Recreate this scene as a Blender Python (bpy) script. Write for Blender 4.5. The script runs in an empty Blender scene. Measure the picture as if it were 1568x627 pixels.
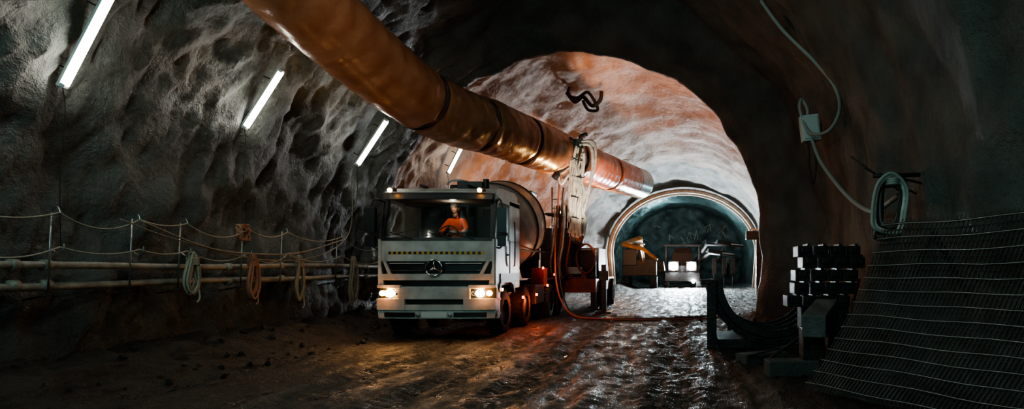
import bpy, math, random, bmesh
import numpy as np
from mathutils import Vector, Matrix, noise, Euler
random.seed(7)
C = bpy.context.scene.collection
pi = math.pi

# ------------------------------------------------------------------ materials
def M(name, col, rough=.5, metal=0, emis=None, es=0, col2=None, vs=4, bump=0, bs=30, spec=.5, rough2=None, stretch=(1,1,1), bd=.05, bump2=0, bs2=80):
    m = bpy.data.materials.new(name); m.use_nodes = True
    nt = m.node_tree; b = nt.nodes['Principled BSDF']
    b.inputs['Base Color'].default_value = (*col, 1)
    b.inputs['Roughness'].default_value = rough
    b.inputs['Metallic'].default_value = metal
    b.inputs['Specular IOR Level'].default_value = spec
    if emis:
        b.inputs['Emission Color'].default_value = (*emis, 1)
        b.inputs['Emission Strength'].default_value = es
    tc = nt.nodes.new('ShaderNodeTexCoord'); mp = nt.nodes.new('ShaderNodeMapping')
    mp.inputs['Scale'].default_value = stretch
    nt.links.new(tc.outputs['Object'], mp.inputs['Vector'])
    if col2:
        n = nt.nodes.new('ShaderNodeTexNoise'); n.inputs['Scale'].default_value = vs
        n.inputs['Detail'].default_value = 8
        nt.links.new(mp.outputs[0], n.inputs['Vector'])
        r = nt.nodes.new('ShaderNodeValToRGB')
        r.color_ramp.elements[0].position = .35; r.color_ramp.elements[1].position = .65
        r.color_ramp.elements[0].color = (*col, 1); r.color_ramp.elements[1].color = (*col2, 1)
        nt.links.new(n.outputs['Fac'], r.inputs['Fac'])
        nt.links.new(r.outputs['Color'], b.inputs['Base Color'])
        if rough2 is not None:
            mr = nt.nodes.new('ShaderNodeMapRange')
            mr.inputs['From Min'].default_value = .35; mr.inputs['From Max'].default_value = .65
            mr.inputs['To Min'].default_value = rough; mr.inputs['To Max'].default_value = rough2
            nt.links.new(n.outputs['Fac'], mr.inputs['Value'])
            nt.links.new(mr.outputs['Result'], b.inputs['Roughness'])
    last = None
    for st, sc in ((bump, bs), (bump2, bs2)):
        if not st: continue
        n2 = nt.nodes.new('ShaderNodeTexNoise'); n2.inputs['Scale'].default_value = sc
        n2.inputs['Detail'].default_value = 6
        nt.links.new(mp.outputs[0], n2.inputs['Vector'])
        bp = nt.nodes.new('ShaderNodeBump'); bp.inputs['Strength'].default_value = st
        bp.inputs['Distance'].default_value = bd
        nt.links.new(n2.outputs['Fac'], bp.inputs['Height'])
        if last: nt.links.new(last, bp.inputs['Normal'])
        last = bp.outputs['Normal']
    if last: nt.links.new(last, b.inputs['Normal'])
    return m

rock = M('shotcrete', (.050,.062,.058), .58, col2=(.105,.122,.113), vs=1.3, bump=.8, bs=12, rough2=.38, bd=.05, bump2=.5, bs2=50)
rock_lit = M('shotcrete_warm_lit', (.30,.21,.15), .6, col2=(.48,.35,.26), vs=1.1, bump=.6, bs=6, bd=.06)  # lit copy of the shotcrete: warm floodlight tone put into the colour
mud = M('wet_mud', (.020,.016,.0125), .27, col2=(.062,.049,.037), vs=3.2, bump=1.0, bs=13, rough2=.68, stretch=(1,.4,1), bd=.065, bump2=1.0, bs2=60)
water = M('muddy_water', (.012,.010,.008), .06, bump=.25, bs=9)
white_paint = M('truck_white_paint', (.58,.58,.56), .35, col2=(.36,.35,.33), vs=3, bump=.05)
black_pl = M('black_plastic', (.012,.013,.014), .4)
dark_metal = M('dark_metal', (.03,.03,.032), .45, .6, col2=(.06,.055,.05), vs=8, bump=.15)
steel = M('rusty_steel', (.03,.034,.036), .5, .7, col2=(.065,.06,.054), vs=6, bump=.3)
bright_steel = M('bright_steel', (.5,.5,.5), .3, .9)
rubber = M('tyre_rubber', (.014,.014,.014), .75, col2=(.035,.03,.026), vs=6, bump=.4)
chrome = M('chrome', (.7,.7,.7), .15, 1)
yellow = M('hazard_yellow', (.6,.34,.04), .5)
red = M('machine_red', (.32,.03,.015), .45, col2=(.16,.025,.015), vs=4)
orange_m = M('machine_orange', (.55,.24,.05), .5, col2=(.28,.12,.04), vs=5)
grey_paint = M('machine_grey', (.22,.22,.21), .5, col2=(.10,.10,.095), vs=5)
amber = M('amber_lamp', (1,.45,.1), .3, emis=(1,.42,.1), es=45)
redlamp = M('red_side_lamp', (1,.1,.04), .3, emis=(1,.12,.03), es=14)
headl = M('headlight_lens', (1,.8,.5), .2, emis=(1,.55,.20), es=75)
tubem = M('fluorescent_tube', (1,1,1), .3, emis=(1,.93,.82), es=42)
blueh = M('cold_headlight', (1,1,1), .3, emis=(.85,.96,1), es=900)
workl = M('worklight_lens',(1,.9,.7),.3,emis=(1,.8,.55),es=25)
ropeT = M('rope_tan', (.36,.30,.22), .8, bump=.4, bs=60)
ropeR = M('rope_rust', (.50,.24,.15), .8, bump=.4, bs=60)
ropeW = M('rope_pale', (.48,.44,.35), .8, bump=.4, bs=60)
pipe_m = M('painted_pipe', (.46,.44,.38), .4, .1, col2=(.24,.22,.18), vs=5, bump=.2)
cable_m = M('grey_cable', (.34,.36,.33), .5)
cable_d = M('dark_cable', (.02,.02,.02), .6)
hosew = M('dusty_white_hose', (.75,.71,.63), .55, col2=(.5,.45,.36), vs=8, bump=.3)
hoser = M('red_hose', (.34,.10,.06), .55)
boxm = M('junction_box_grey', (.62,.64,.62), .5)
hivis = M('hi_vis_orange', (.95,.14,.04), .7, bump=.3, bs=20)
reflect = M('reflective_tape', (.8,.82,.75), .3)
skin = M('skin', (.5,.28,.19), .55)
dark_cloth = M('dark_trousers', (.02,.025,.04), .85)
helm = M('dark_helmet', (.03,.03,.035), .35)
hairm = M('dark_hair', (.02,.012,.008), .8)
seatm = M('seat_fabric', (.03,.03,.032), .9)
timber = M('grey_timber', (.15,.15,.14), .75, col2=(.08,.08,.075), vs=5, bump=.3, stretch=(1,.2,1))
wire = M('mesh_wire', (.15,.135,.125), .4, .7, col2=(.08,.067,.06), vs=5)
wireb = M('mesh_wire_bright', (.55,.53,.5), .33, .7)
conc = M('concrete', (.09,.09,.085), .8, col2=(.06,.06,.055), vs=3, bump=.4)
rimm = M('steel_rib_pale', (.62,.56,.48), .45, .1, col2=(.4,.36,.31), vs=3, bump=.2)
duct_m = M('duct_fabric', (.34,.135,.065), .34, col2=(.47,.215,.115), vs=2.2, bump=.35, bs=5, rough2=.22)

glass = bpy.data.materials.new('windscreen_glass'); glass.use_nodes = True
nt = glass.node_tree; nt.nodes.clear()
o = nt.nodes.new('ShaderNodeOutputMaterial'); mx = nt.nodes.new('ShaderNodeMixShader'); mx.inputs[0].default_value = .1
t = nt.nodes.new('ShaderNodeBsdfTransparent'); t.inputs[0].default_value = (.85,.9,.88,1)
g = nt.nodes.new('ShaderNodeBsdfGlossy'); g.inputs['Roughness'].default_value = .05
nt.links.new(t.outputs[0], mx.inputs[1]); nt.links.new(g.outputs[0], mx.inputs[2]); nt.links.new(mx.outputs[0], o.inputs[0])

# shade painted into the colour of the lower shotcrete, with a noisy edge
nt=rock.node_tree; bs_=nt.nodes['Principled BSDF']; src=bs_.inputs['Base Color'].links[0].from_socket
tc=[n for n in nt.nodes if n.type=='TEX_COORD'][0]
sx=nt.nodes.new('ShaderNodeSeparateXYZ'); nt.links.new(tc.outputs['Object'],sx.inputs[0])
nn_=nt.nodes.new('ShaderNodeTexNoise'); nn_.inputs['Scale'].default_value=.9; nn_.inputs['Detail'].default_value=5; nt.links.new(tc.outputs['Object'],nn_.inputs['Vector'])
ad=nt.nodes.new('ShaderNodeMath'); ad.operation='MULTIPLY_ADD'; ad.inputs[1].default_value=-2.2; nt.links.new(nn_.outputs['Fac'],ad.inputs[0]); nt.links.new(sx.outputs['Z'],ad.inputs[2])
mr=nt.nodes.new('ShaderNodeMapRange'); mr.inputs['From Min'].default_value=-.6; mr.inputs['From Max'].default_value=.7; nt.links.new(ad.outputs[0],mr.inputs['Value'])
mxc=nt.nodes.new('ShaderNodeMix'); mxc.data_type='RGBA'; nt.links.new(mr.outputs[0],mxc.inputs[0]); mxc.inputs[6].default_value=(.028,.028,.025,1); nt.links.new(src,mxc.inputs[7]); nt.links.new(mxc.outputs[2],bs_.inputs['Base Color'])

# ------------------------------------------------------------------ mesh builder
def catmull(pts, n=8, closed=False):
    pts = [Vector(p) for p in pts]; out = []
    N = len(pts); segs = N if closed else N-1
    for i in range(segs):
        if closed: a,b,c,d = pts[(i-1)%N],pts[i],pts[(i+1)%N],pts[(i+2)%N]
        else: a,b,c,d = pts[max(i-1,0)],pts[i],pts[i+1],pts[min(i+2,N-1)]
        for k in range(n):
            t = k/n
            out.append(.5*((2*b)+(c-a)*t+(2*a-5*b+4*c-d)*t*t+(3*b-a-3*c+d)*t**3))
    if not closed: out.append(pts[-1].copy())
    return out

class MB:
    def __init__(s): s.v=[]; s.f=[]; s.mi=[]; s.mats=[]; s.sm=[]
    def m(s, mat):
        if mat not in s.mats: s.mats.append(mat)
        return s.mats.index(mat)
    def add(s, vs, fs, mat, smooth=False):
        o=len(s.v); s.v += [tuple(v) for v in vs]; k=s.m(mat)
        for f in fs: s.f.append([i+o for i in f]); s.mi.append(k); s.sm.append(smooth)
    def box(s, c, d, mat, rot=None, taper=1):
        c=Vector(c); R = Euler(rot).to_matrix() if rot else Matrix.Identity(3)
        vs=[]
        for z in (-1,1):
            k = taper if z>0 else 1
            for x,y in ((-1,-1),(1,-1),(1,1),(-1,1)):
                vs.append(c+R@Vector((x*d[0]/2*k,y*d[1]/2*k,z*d[2]/2)))
        s.add(vs,[(0,3,2,1),(4,5,6,7),(0,1,5,4),(1,2,6,5),(2,3,7,6),(3,0,4,7)],mat)
    def tube(s, path, r, mat, seg=8, closed=False, caps=True):
        P=[Vector(p) for p in path]; n=len(P); vs=[]; up=None
        for i in range(n):
            if closed: t=(P[(i+1)%n]-P[i-1])
            else: t=P[min(i+1,n-1)]-P[max(i-1,0)]
            if t.length<1e-9: t=Vector((0,0,1))
            t.normalize()
            if up is None:
                up = Vector((0,0,1)) if abs(t.z)<.9 else Vector((1,0,0))
            up = up - t*up.dot(t)
            if up.length<1e-6: up=t.orthogonal()
            up.normalize(); sd=t.cross(up)
            rr = r[i] if isinstance(r,(list,tuple)) else r
            for k in range(seg):
                a=2*pi*k/seg; vs.append(P[i]+(up*math.cos(a)+sd*math.sin(a))*rr)
        fs=[]
        for i in range(n if closed else n-1):
            j=(i+1)%n
            for k in range(seg):
                l=(k+1)%seg; fs.append((i*seg+k,j*seg+k,j*seg+l,i*seg+l))
        if caps and not closed:
            fs.append(tuple(range(seg))); fs.append(tuple((n-1)*seg+k for k in reversed(range(seg))))
        s.add(vs,fs,mat,True)
    def cyl(s, a, b, r, mat, seg=16, r2=None):
        s.tube([a,b],[r,r2 if r2 is not None else r],mat,seg)
    def prism(s, poly, x0, x1, mat, axis='x'):
        n=len(poly)
        def mk(x,p):
            return (x,p[0],p[1]) if axis=='x' else ((p[0],x,p[1]) if axis=='y' else (p[0],p[1],x))
        vs=[mk(x0,p) for p in poly]+[mk(x1,p) for p in poly]
        fs=[tuple(range(n)),tuple(reversed(range(n,2*n)))]+[(i,i+n,(i+1)%n+n,(i+1)%n) for i in range(n)]
        s.add(vs,fs,mat)
    def lathe(s, prof, a, b, mat, seg=32, smooth=True):
        a=Vector(a); b=Vector(b); d=(b-a).normalized(); u=d.orthogonal().normalized(); w=d.cross(u); vs=[];fs=[]
        for (t,r) in prof:
            for k in range(seg):
                an=2*pi*k/seg; vs.append(a+d*t+(u*math.cos(an)+w*math.sin(an))*r)
        for i in range(len(prof)-1):
            for k in range(seg):
                l=(k+1)%seg; fs.append((i*seg+k,i*seg+l,(i+1)*seg+l,(i+1)*seg+k))
        s.add(vs,fs,mat,smooth)
    def obj(s, name, parent=None, bevel=0, loc=None):
        me=bpy.data.meshes.new(name); me.from_pydata(s.v,[],s.f)
        for m in s.mats: me.materials.append(m)
        me.polygons.foreach_set('material_index',s.mi); me.polygons.foreach_set('use_smooth',s.sm)
        me.update()
        ob=bpy.data.objects.new(name,me); C.objects.link(ob)
        bm=bmesh.new(); bm.from_mesh(me); bmesh.ops.recalc_face_normals(bm,faces=bm.faces); bm.to_mesh(me); bm.free()
        if bevel:
            md=ob.modifiers.new('bevel','BEVEL'); md.width=bevel; md.segments=2; md.limit_method='ANGLE'; md.angle_limit=.7
        if parent: ob.parent=parent
        if loc: ob.location=loc
        return ob

def empty(name, loc=(0,0,0), rot=(0,0,0)):
    e=bpy.data.objects.new(name,None); C.objects.link(e); e.location=loc; e.rotation_euler=rot; e.empty_display_size=.3; return e

def light(name, kind, loc, energy, col, size=.2, target=None, spot=60, parent=None, blend=.5):
    l=bpy.data.lights.new(name,kind); l.energy=energy; l.color=col
    if kind=='AREA': l.size=size
    else: l.shadow_soft_size=size
    if kind=='SPOT': l.spot_size=math.radians(spot); l.spot_blend=blend
    ob=bpy.data.objects.new(name,l); C.objects.link(ob); ob.location=loc
    if target is not None:
        ob.rotation_euler=(Vector(target)-Vector(loc)).to_track_quat('-Z','Y').to_euler()
    if parent: ob.parent=parent
    return ob

# ------------------------------------------------------------------ tunnel shell
KEY=[(-9,-2.5,5.9,8.6),(16.4,-2.5,5.9,8.6),(17.6,-2.9,5.35,7.85),(18.2,-3.0,5.12,7.5),(18.4,-3.0,5.3,7.75),(18.8,-2.85,6.1,8.9),
     (26,-2.0,6.0,8.6),(37,-.3,5.3,7.1),(39.6,.1,4.75,6.3),(40.2,.1,4.65,6.15),(41,.1,5.0,6.6),(58,.2,5.0,6.6)]
Z0=2.3
def sect(y):
    ks=[k[0] for k in KEY]
    return [float(np.interp(y,ks,[k[i] for k in KEY])) for i in (1,2,3)]
NB,NA=28,130
def prof(y):
    cx,hw,za=sect(y); pts=[]
    for i in range(NB):
        z=-.4+(Z0+.4)*i/NB; pts.append((cx-hw*(1-.05*((Z0-z)/Z0)**2),z,-1,0))
    for i in range(NA+1):
        a=pi-pi*i/NA; pts.append((cx+hw*math.cos(a),Z0+(za-Z0)*math.sin(a),math.cos(a),math.sin(a)))
    for i in range(NB-1,-1,-1):
        z=-.4+(Z0+.4)*i/NB; pts.append((cx+hw*(1-.05*((Z0-z)/Z0)**2),z,1,0))
    return pts
ys=list(np.arange(-9,4,.5))+list(np.arange(4,21,.09))+list(np.arange(21,42,.25))+list(np.arange(42,58.1,.5))
def disp(x,y,z,side):
    big=noise.fractal(Vector((x*.45,y*.5,z*.45)),1.0,2.0,3)
    v=noise.fractal(Vector((x*1.5+3,y*2.0-z*.9,z*1.1+y*.3)),.9,2.1,4)
    if side>0:
        f=noise.noise(Vector((y*.9,z*.12,4.2)))
        return .14*big+.06*v+(.2 if y<13.5 else .07)*f
    if side==0:
        return .20*big+.05*v
    w=abs(noise.noise(Vector((x*3.4,y*4.4-z*2.2,z*1.8+9+y*.6))))
    return .17*big+.13*v-.13*w+.03
rows=[]
for y in ys:
    r=[]
    for (x,z,nx,nz) in prof(y):
        wl=max(0,min(1,(-nx-.15)/.35)); wr=max(0,min(1,(nx-.15)/.35)); wc=1-wl-wr
        d=0
        if wl>0: d+=wl*disp(x,y,z,-1)
        if wr>0: d+=wr*disp(x,y,z,1)
        if wc>0: d+=wc*disp(x,y,z,0)
        if y>39.4 and y<41: d*=.2
        r.append((x-nx*d,y+.3*d,z-nz*d))
    rows.append(r)
G=np.array(rows)
du=np.gradient(G,axis=0); dv=np.gradient(G,axis=1); Nn=np.cross(du,dv); Nn/=np.linalg.norm(Nn,axis=2,keepdims=True)+1e-9
cxs=np.array([sect(y)[0] for y in ys]); cen=np.stack([cxs,np.array(ys),np.full(len(ys),2.5)],axis=1)[:,None,:]
sgn=np.sign(((cen-G)*Nn).sum(axis=2,keepdims=True)); sgn=np.sign(np.median(sgn)); Nn*=sgn
NT=G.shape[1]; cutL=NB+26; cutR=NT-1-cutL
def shell(name,i0,i1,mats,matfun=None):
    sub=G[:,i0:i1+1]; nn=Nn[:,i0:i1+1]; a,b=sub.shape[:2]
    fs=[];mi=[]
    for i in range(a-1):
        for j in range(b-1):
            fs.append((i*b+j,i*b+j+1,(i+1)*b+j+1,(i+1)*b+j)); mi.append(matfun(ys[i]) if matfun else 0)
    me=bpy.data.meshes.new(name); me.from_pydata(sub.reshape(-1,3).tolist(),[],fs)
    for m in mats: me.materials.append(m)
    me.polygons.foreach_set('material_index',mi); me.polygons.foreach_set('use_smooth',[True]*len(fs)); me.update()
    c=me.polygons[len(fs)//2]; v=nn.reshape(-1,3)[c.vertices[0]]
    if c.normal.dot(Vector(v))<0: me.flip_normals()
    me.normals_split_custom_set_from_vertices(nn.reshape(-1,3).tolist())
    ob=bpy.data.objects.new(name,me); C.objects.link(ob); return ob
mf=lambda y: 1 if 18.3<y<36 else 0  # warm-lit shotcrete copy used between the lip and the portal
shell('wall_left',0,cutL,[rock,rock_lit],mf)
shell('wall_right',cutR,NT-1,[rock,rock_lit],mf)
shell('ceiling',cutL,cutR,[rock,rock_lit],mf)
b=MB(); vs=[];fs=[]; nx_,nz_=50,40
for i in range(nz_+1):
    for j in range(nx_+1):
        x=-5.4+11.2*j/nx_; z=-.4+7.4*i/nz_
        d=noise.fractal(Vector((x*.5,3,z*.5)),.8,2,5)*.9
        vs.append((x,57.2+d,z))
for i in range(nz_):
    for j in range(nx_): k=i*(nx_+1)+j; fs.append((k,k+1,k+nx_+2,k+nx_+1))
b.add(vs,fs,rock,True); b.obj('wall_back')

# ------------------------------------------------------------------ floor
def floor_z(x,y):
    cx,hw,_=sect(y); l=cx-hw; r=cx+hw
    xc=x+.35*math.sin(y*.16)+.12*math.sin(y*.5)
    z=.03*noise.fractal(Vector((xc*1.6,y*.35,1)),.9,2,3)+.036*noise.noise(Vector((xc*5.5,y*.45,5)))+.026*noise.noise(Vector((xc*12,y*1.3,2)))+.024*noise.noise(Vector((x*9,y*7,12)))
    dl=x-l
    t=max(0,min(1,(2.0-dl)/1.6)); z+=t*t*(3-2*t)*(.34+.12*noise.noise(Vector((x,y*.9,8))))+t*.10*noise.fractal(Vector((x*2.2,y*2.2,0)),.8,2,4)
    t=max(0,min(1,(1.4-(r-x))/1.2)); z+=t*t*(.22+.1*noise.noise(Vector((x,y,18))))
    for rx in (-4.1,-6.0,-1.8,.1,-2.9):
        q=(xc-rx)/.24; z+=(-.036*math.exp(-q*q)+.02*math.exp(-((abs(q)-1.6)/.5)**2))*(.7+.6*noise.noise(Vector((rx,y*.5,3))))
        if abs(q)<1.3: z+=.010*math.sin(y*38+abs(q)*3)   # tyre lug imprints
    return z
xs=np.arange(-9.3,5.9,.065); yf=list(np.arange(-9,3.5,.5))+list(np.arange(3.5,20,.06))+list(np.arange(20,58.4,.33))
vs=[(x,y,floor_z(x,y)) for y in yf for x in xs]; nx_=len(xs)
fs=[(i*nx_+j,i*nx_+j+1,(i+1)*nx_+j+1,(i+1)*nx_+j) for i in range(len(yf)-1) for j in range(nx_-1)]
b=MB(); b.add(vs,fs,mud,True); b.obj('floor')
b=MB(); vs=[];yy=list(np.arange(-9,57,3))
for y in yy:
    cx,hw,_=sect(y); vs+= [(cx-hw+1.5,y,-.062),(cx+hw-1.1,y,-.062)]
b.add(vs,[(2*i,2*i+1,2*i+3,2*i+2) for i in range(len(yy)-1)],water); b.obj('puddle_water')

# ------------------------------------------------------------------ ventilation duct
pts=[(-6.15,6.0,6.6),(-6.2,8.2,6.45),(-6.15,10.6,5.82),(-5.45,13.8,4.98),(-4.6,16.2,4.88),(-3.75,19.4,4.86),(-3.1,23.5,5.0),(-1.98,30,5.3)]
path=catmull(pts,60)
L=[0]
for i in range(1,len(path)): L.append(L[-1]+(path[i]-path[i-1]).length)
joints=[L[i] for i in (95,178,222,262,318,372)]
rad=[]
for i,l in enumerate(L):
    s2=min(abs(l-j) for j in joints)
    rad.append(.66-.045*math.exp(-(s2/.09)**2)+.005*math.sin(l*13)+.01*noise.noise(Vector((l*3,0,0))))
E=empty('ventilation_duct')
b=MB(); b.tube(path,rad,duct_m,48,caps=False)
ob=b.obj('fabric_hose',E)
me=ob.data; seg=48
for i in range(len(path)):
    for k in range(seg):
        v=me.vertices[i*seg+k]; c=path[i]; d=(v.co-c)
        l=L[i]; s2=min(abs(l-j) for j in joints)
        amp=.012+.04*math.exp(-(s2/.5)**2)
        d*=1+amp*noise.noise(Vector((math.cos(2*pi*k/seg)*2.4+l*.8,math.sin(2*pi*k/seg)*2.4,l*4)))*1.5
        v.co=c+d
md=ob.modifiers.new('s','SOLIDIFY'); md.thickness=.02
b=MB()
for j in joints[1:]:
    i=min(range(len(L)),key=lambda q:abs(L[q]-j)); p=path[i]; t=(path[min(i+1,len(path)-1)]-path[i-1]).normalized(); u=Vector((0,0,1)); u=(u-t*u.dot(t)).normalized(); s_=t.cross(u)
    for dd in (-.05,.05):
        ring=[p+t*dd+(u*math.cos(a)+s_*math.sin(a))*.635 for a in np.linspace(0,2*pi,41)[:-1]]
        b.tube(ring,.022,cable_d,6,closed=True)
p=path[-1]; t=(path[-1]-path[-3]).normalized(); b.lathe([(-1.9,.665),(-.1,.675),(0,.68),(0,.64),(-1.9,.63)],p,p+t,bright_steel,40)
b.obj('joint_rings',E)

# ------------------------------------------------------------------ fluorescent tube lamps on left wall
def tube_lamp(y,x0,z0,x1,z1,dy=0):
    e=empty('tube_light'); a=Vector((x0,y,z0)); c=Vector((x1,y+dy,z1)); b=MB()
    out=Vector((-.9,0,.42)).normalized()
    b.cyl(a,c,.034,tubem,12)
    b.obj('tube',e)
    b=MB(); d=(c-a).normalized()
    m=(a+c)/2+out*.075; ln=(c-a).length
    ang=math.atan2(c.x-a.x,c.z-a.z)
    b.box(m,(.04,.08,ln+.1),boxm,rot=(0,ang,0))
    for p in (a-d*.02,c+d*.02): b.box(p+out*.03,(.09,.07,.05),boxm,rot=(0,ang,0))
    for p in (a+d*.2,c-d*.2): b.cyl(p+out*.08,p+out*.26,.012,cable_d,6)
    b.tube(catmull([a+out*.06,a+Vector((-.04,.03,-.4)),a+Vector((-.08,0,-1.2)),a+Vector((-.12,.05,-2.1))],6),.007,cable_d,5)
    b.obj('fixture',e,.006)
tube_lamp(8.5,-8.02,3.86,-7.42,5.02)
tube_lamp(12.0,-8.0,4.06,-7.36,5.06)
tube_lamp(15.7,-7.78,3.95,-7.1,4.98)
tube_lamp(21.7,-7.75,4.6,-7.35,5.4)
tube_lamp(27.5,-7.5,5.2,-7.1,5.9)
b=MB()
b.tube(catmull([(-8.0,5.5,4.2),(-7.9,7.0,4.4),(-7.75,8.3,4.9)],10),.01,cable_d,6)
b.obj('lighting_cable')

# ------------------------------------------------------------------ left pipes, posts and ropes
b=MB()
def wob(y,k): return .02*math.sin(y*.9+k)
b.tube([(-8.0+wob(y,0),y,1.50+.015*math.sin(y)) for y in np.arange(2,24,.4)],.048,pipe_m,12)
b.tube([(-8.0+wob(y,2),y,1.25+.01*math.sin(y*1.3)) for y in np.arange(2,24,.4)],.05,pipe_m,12)
for y in (4,7.8,8.2,11.5,13.0,16.5,20):
    for z in (1.5,1.25): b.cyl((-8.0,y-.05,z+.015*math.sin(y)),(-8.0,y+.05,z+.015*math.sin(y)),.07,pipe_m,12)
b.obj('water_pipes')
posts=[5.2,6.8,8.15,9.35,10.25,11.7,12.85,14.9,17.2]
e=empty('rope_barrier'); b=MB()
for y in posts:
    b.cyl((-7.92,y,1.15),(-7.88,y,2.18),.012,bright_steel,8)
    b.tube(catmull([(-7.88,y,2.18),(-7.8,y,2.24),(-7.76,y,2.16)],5),.010,bright_steel,6)
    b.tube(catmull([(-7.88,y,1.72),(-7.79,y,1.66),(-7.72,y,1.70),(-7.72,y,1.78)],5),.010,bright_steel,6)
    b.cyl((-7.9,y,1.14),(-8.35,y,1.05),.012,dark_metal,6)
b.obj('posts',e)
b=MB()
for lev,sag,r in ((2.17,.16,.010),(1.74,.15,.010)):
    for i in range(len(posts)-1):
        y0,y1=posts[i],posts[i+1]; sg=sag*random.uniform(.5,1.5)*(y1-y0)/1.3
        P=[(-7.77,y0+(y1-y0)*t,lev-sg*4*t*(1-t)) for t in np.linspace(0,1,13)]
        b.tube(P,r,ropeW,6)
b.tube(catmull([(-7.75,9.35,2.15),(-7.7,10.6,1.8),(-7.7,11.9,1.72),(-7.7,13.2,1.78),(-7.75,14.9,2.1)],8),.014,ropeT,6)
b.tube(catmull([(-7.75,9.0,2.15),(-7.72,10,1.9),(-7.72,12.0,1.62),(-7.7,13.8,1.72),(-7.75,15.2,2.3),(-7.8,15.4,3.6)],8),.01,ropeT,6)
b.obj('ropes',e)
def coil(y,ztop,zbot,mat,n=5,x=-7.86):
    b=MB(); h=ztop-zbot
    for i in range(n):
        w=.10+.05*random.random(); zb=zbot+random.uniform(0,.12)*h; yo=random.uniform(-.05,.05); xo=.04*i/n*2
        P=catmull([(x+xo+.02,y+yo*.3,ztop),(x+xo+.05,y-w*.7+yo,ztop-.3*h),(x+xo+.03,y-w+yo,zb+.25*h),(x+xo+.02,y+yo,zb),(x+xo+.03,y+w+yo,zb+.25*h),(x+xo+.05,y+w*.6+yo,ztop-.3*h)],7,True)
        b.tube(P,.017,mat,6,closed=True)
    for k in range(4):
        zz=ztop-.14*h-.03*k
        b.tube([(x+.06+.075*math.cos(a),y+.085*math.sin(a),zz) for a in np.linspace(0,2*pi,13)[:-1]],.016,mat,6,closed=True)
    b.tube(catmull([(x+.05,y+.06,ztop-.5*h),(x+.1,y+.1,zbot),(x+.09,y+.05,zbot-.1)],6),.014,mat,6)
    b.obj('rope_coil')
coil(10.4,1.72,1.02,ropeW,6); coil(11.85,1.72,.90,ropeR,8); coil(13.3,1.72,.74,ropeT,7); coil(15.5,1.72,.62,ropeT,7)
b=MB()
for k in range(7):
    a0=random.uniform(0,6); P=[(-7.8+.05*math.sin(3*t+k),11.6+.14*math.cos(t+a0),2.1+.14*math.sin(t*1.0+k)) for t in np.linspace(0,2*pi,15)[:-1]]
    b.tube(P,.013,ropeR,6,closed=True)
b.obj('tangled_rope')
b=MB()
def rockpiece(b,c,s,mat):
    bm=bmesh.new(); bmesh.ops.create_icosphere(bm,subdivisions=2,radius=1)
    sd=random.uniform(0,99)
    for v in bm.verts: v.co*=1+.5*noise.noise(v.co*1.2+Vector((sd,0,0)))
    R=Euler((random.uniform(0,6),random.uniform(0,6),random.uniform(0,6))).to_matrix()
    vs=[Vector(c)+R@Vector((v.co.x*s,v.co.y*s*.8,v.co.z*s*.6)) for v in bm.verts]
    fs=[[v.index for v in f.verts] for f in bm.faces]; bm.free(); b.add(vs,fs,mat,False)
for i in range(320):
    y=random.uniform(4,30); cx,hw,_=sect(y)
    x=(cx-hw+random.uniform(.5,2.2)) if random.random()<.6 else (cx+hw-random.uniform(.5,2.6))
    s=random.uniform(.015,.07); rockpiece(b,(x,y,floor_z(x,y)+s*.2),s,mud)
b.obj('loose_rubble')

# ------------------------------------------------------------------ mixer truck
T=empty('concrete_mixer_truck',(-5.08,13.4,0))
HW=1.22
def fy(x,z):
    y=.13*abs(x/HW)**3.2
    if z>2.04: y+=(z-2.04)*.24
    return y
def strip(b,z0,z1,x0,x1,off,mat,th=.04,n=14,x0t=None,x1t=None):
    x0t=x0 if x0t is None else x0t; x1t=x1 if x1t is None else x1t
    vs=[]
    for i in range(n+1):
        t=i/n; xb=x0+(x1-x0)*t; xt=x0t+(x1t-x0t)*t
        vs += [(xb,fy(xb,z0)-off,z0),(xt,fy(xt,z1)-off,z1),(xt,fy(xt,z1)-off+th,z1),(xb,fy(xb,z0)-off+th,z0)]
    fs=[]
    for i in range(n):
        o=i*4
        for k in range(4): fs.append((o+k,o+4+k,o+4+(k+1)%4,o+(k+1)%4))
    fs.append((0,1,2,3)); fs.append((n*4+3,n*4+2,n*4+1,n*4))
    b.add(vs,fs,mat)
b=MB()
strip(b,1.60,2.04,-HW,HW,0,white_paint,.06)
strip(b,1.02,1.62,-1.17,1.17,-.03,black_pl,.06)
strip(b,1.545,1.565,-.95,-.22,.02,white_paint,.05); strip(b,1.545,1.565,.22,.95,.02,white_paint,.05)
strip(b,1.21,1.34,-1.12,1.12,.03,white_paint,.07,x0t=-1.18,x1t=1.18)
strip(b,1.40,1.415,-1.0,-.24,.015,chrome,.04); strip(b,1.40,1.415,.24,1.0,.015,chrome,.04)
strip(b,1.03,1.08,-1.0,1.0,.03,white_paint,.06)
strip(b,1.10,1.62,-HW,-1.08,.02,white_paint,.08,n=4,x1t=-1.17); strip(b,1.10,1.62,1.08,HW,.02,white_paint,.08,n=4,x0t=1.17)
strip(b,1.33,1.60,-.98,-.90,.03,white_paint,.06,n=2,x0t=-1.1,x1t=-1.04); strip(b,1.33,1.60,.90,.98,.03,white_paint,.06,n=2,x0t=1.04,x1t=1.1)
strip(b,.82,1.05,-.72,.72,.06,white_paint,.2)
strip(b,.60,.71,-.62,.62,.06,white_paint,.2)
strip(b,.70,.83,-.62,.62,-.02,black_pl,.1)
strip(b,.60,.83,-HW,-.60,.07,white_paint,.25); strip(b,.60,.83,.60,HW,.07,white_paint,.25)
strip(b,1.05,1.11,-HW,-.70,.06,white_paint,.2); strip(b,1.05,1.11,.70,HW,.06,white_paint,.2)
strip(b,.42,.60,-1.2,1.2,.03,white_paint,.2,x0t=-HW,x1t=HW)
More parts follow.
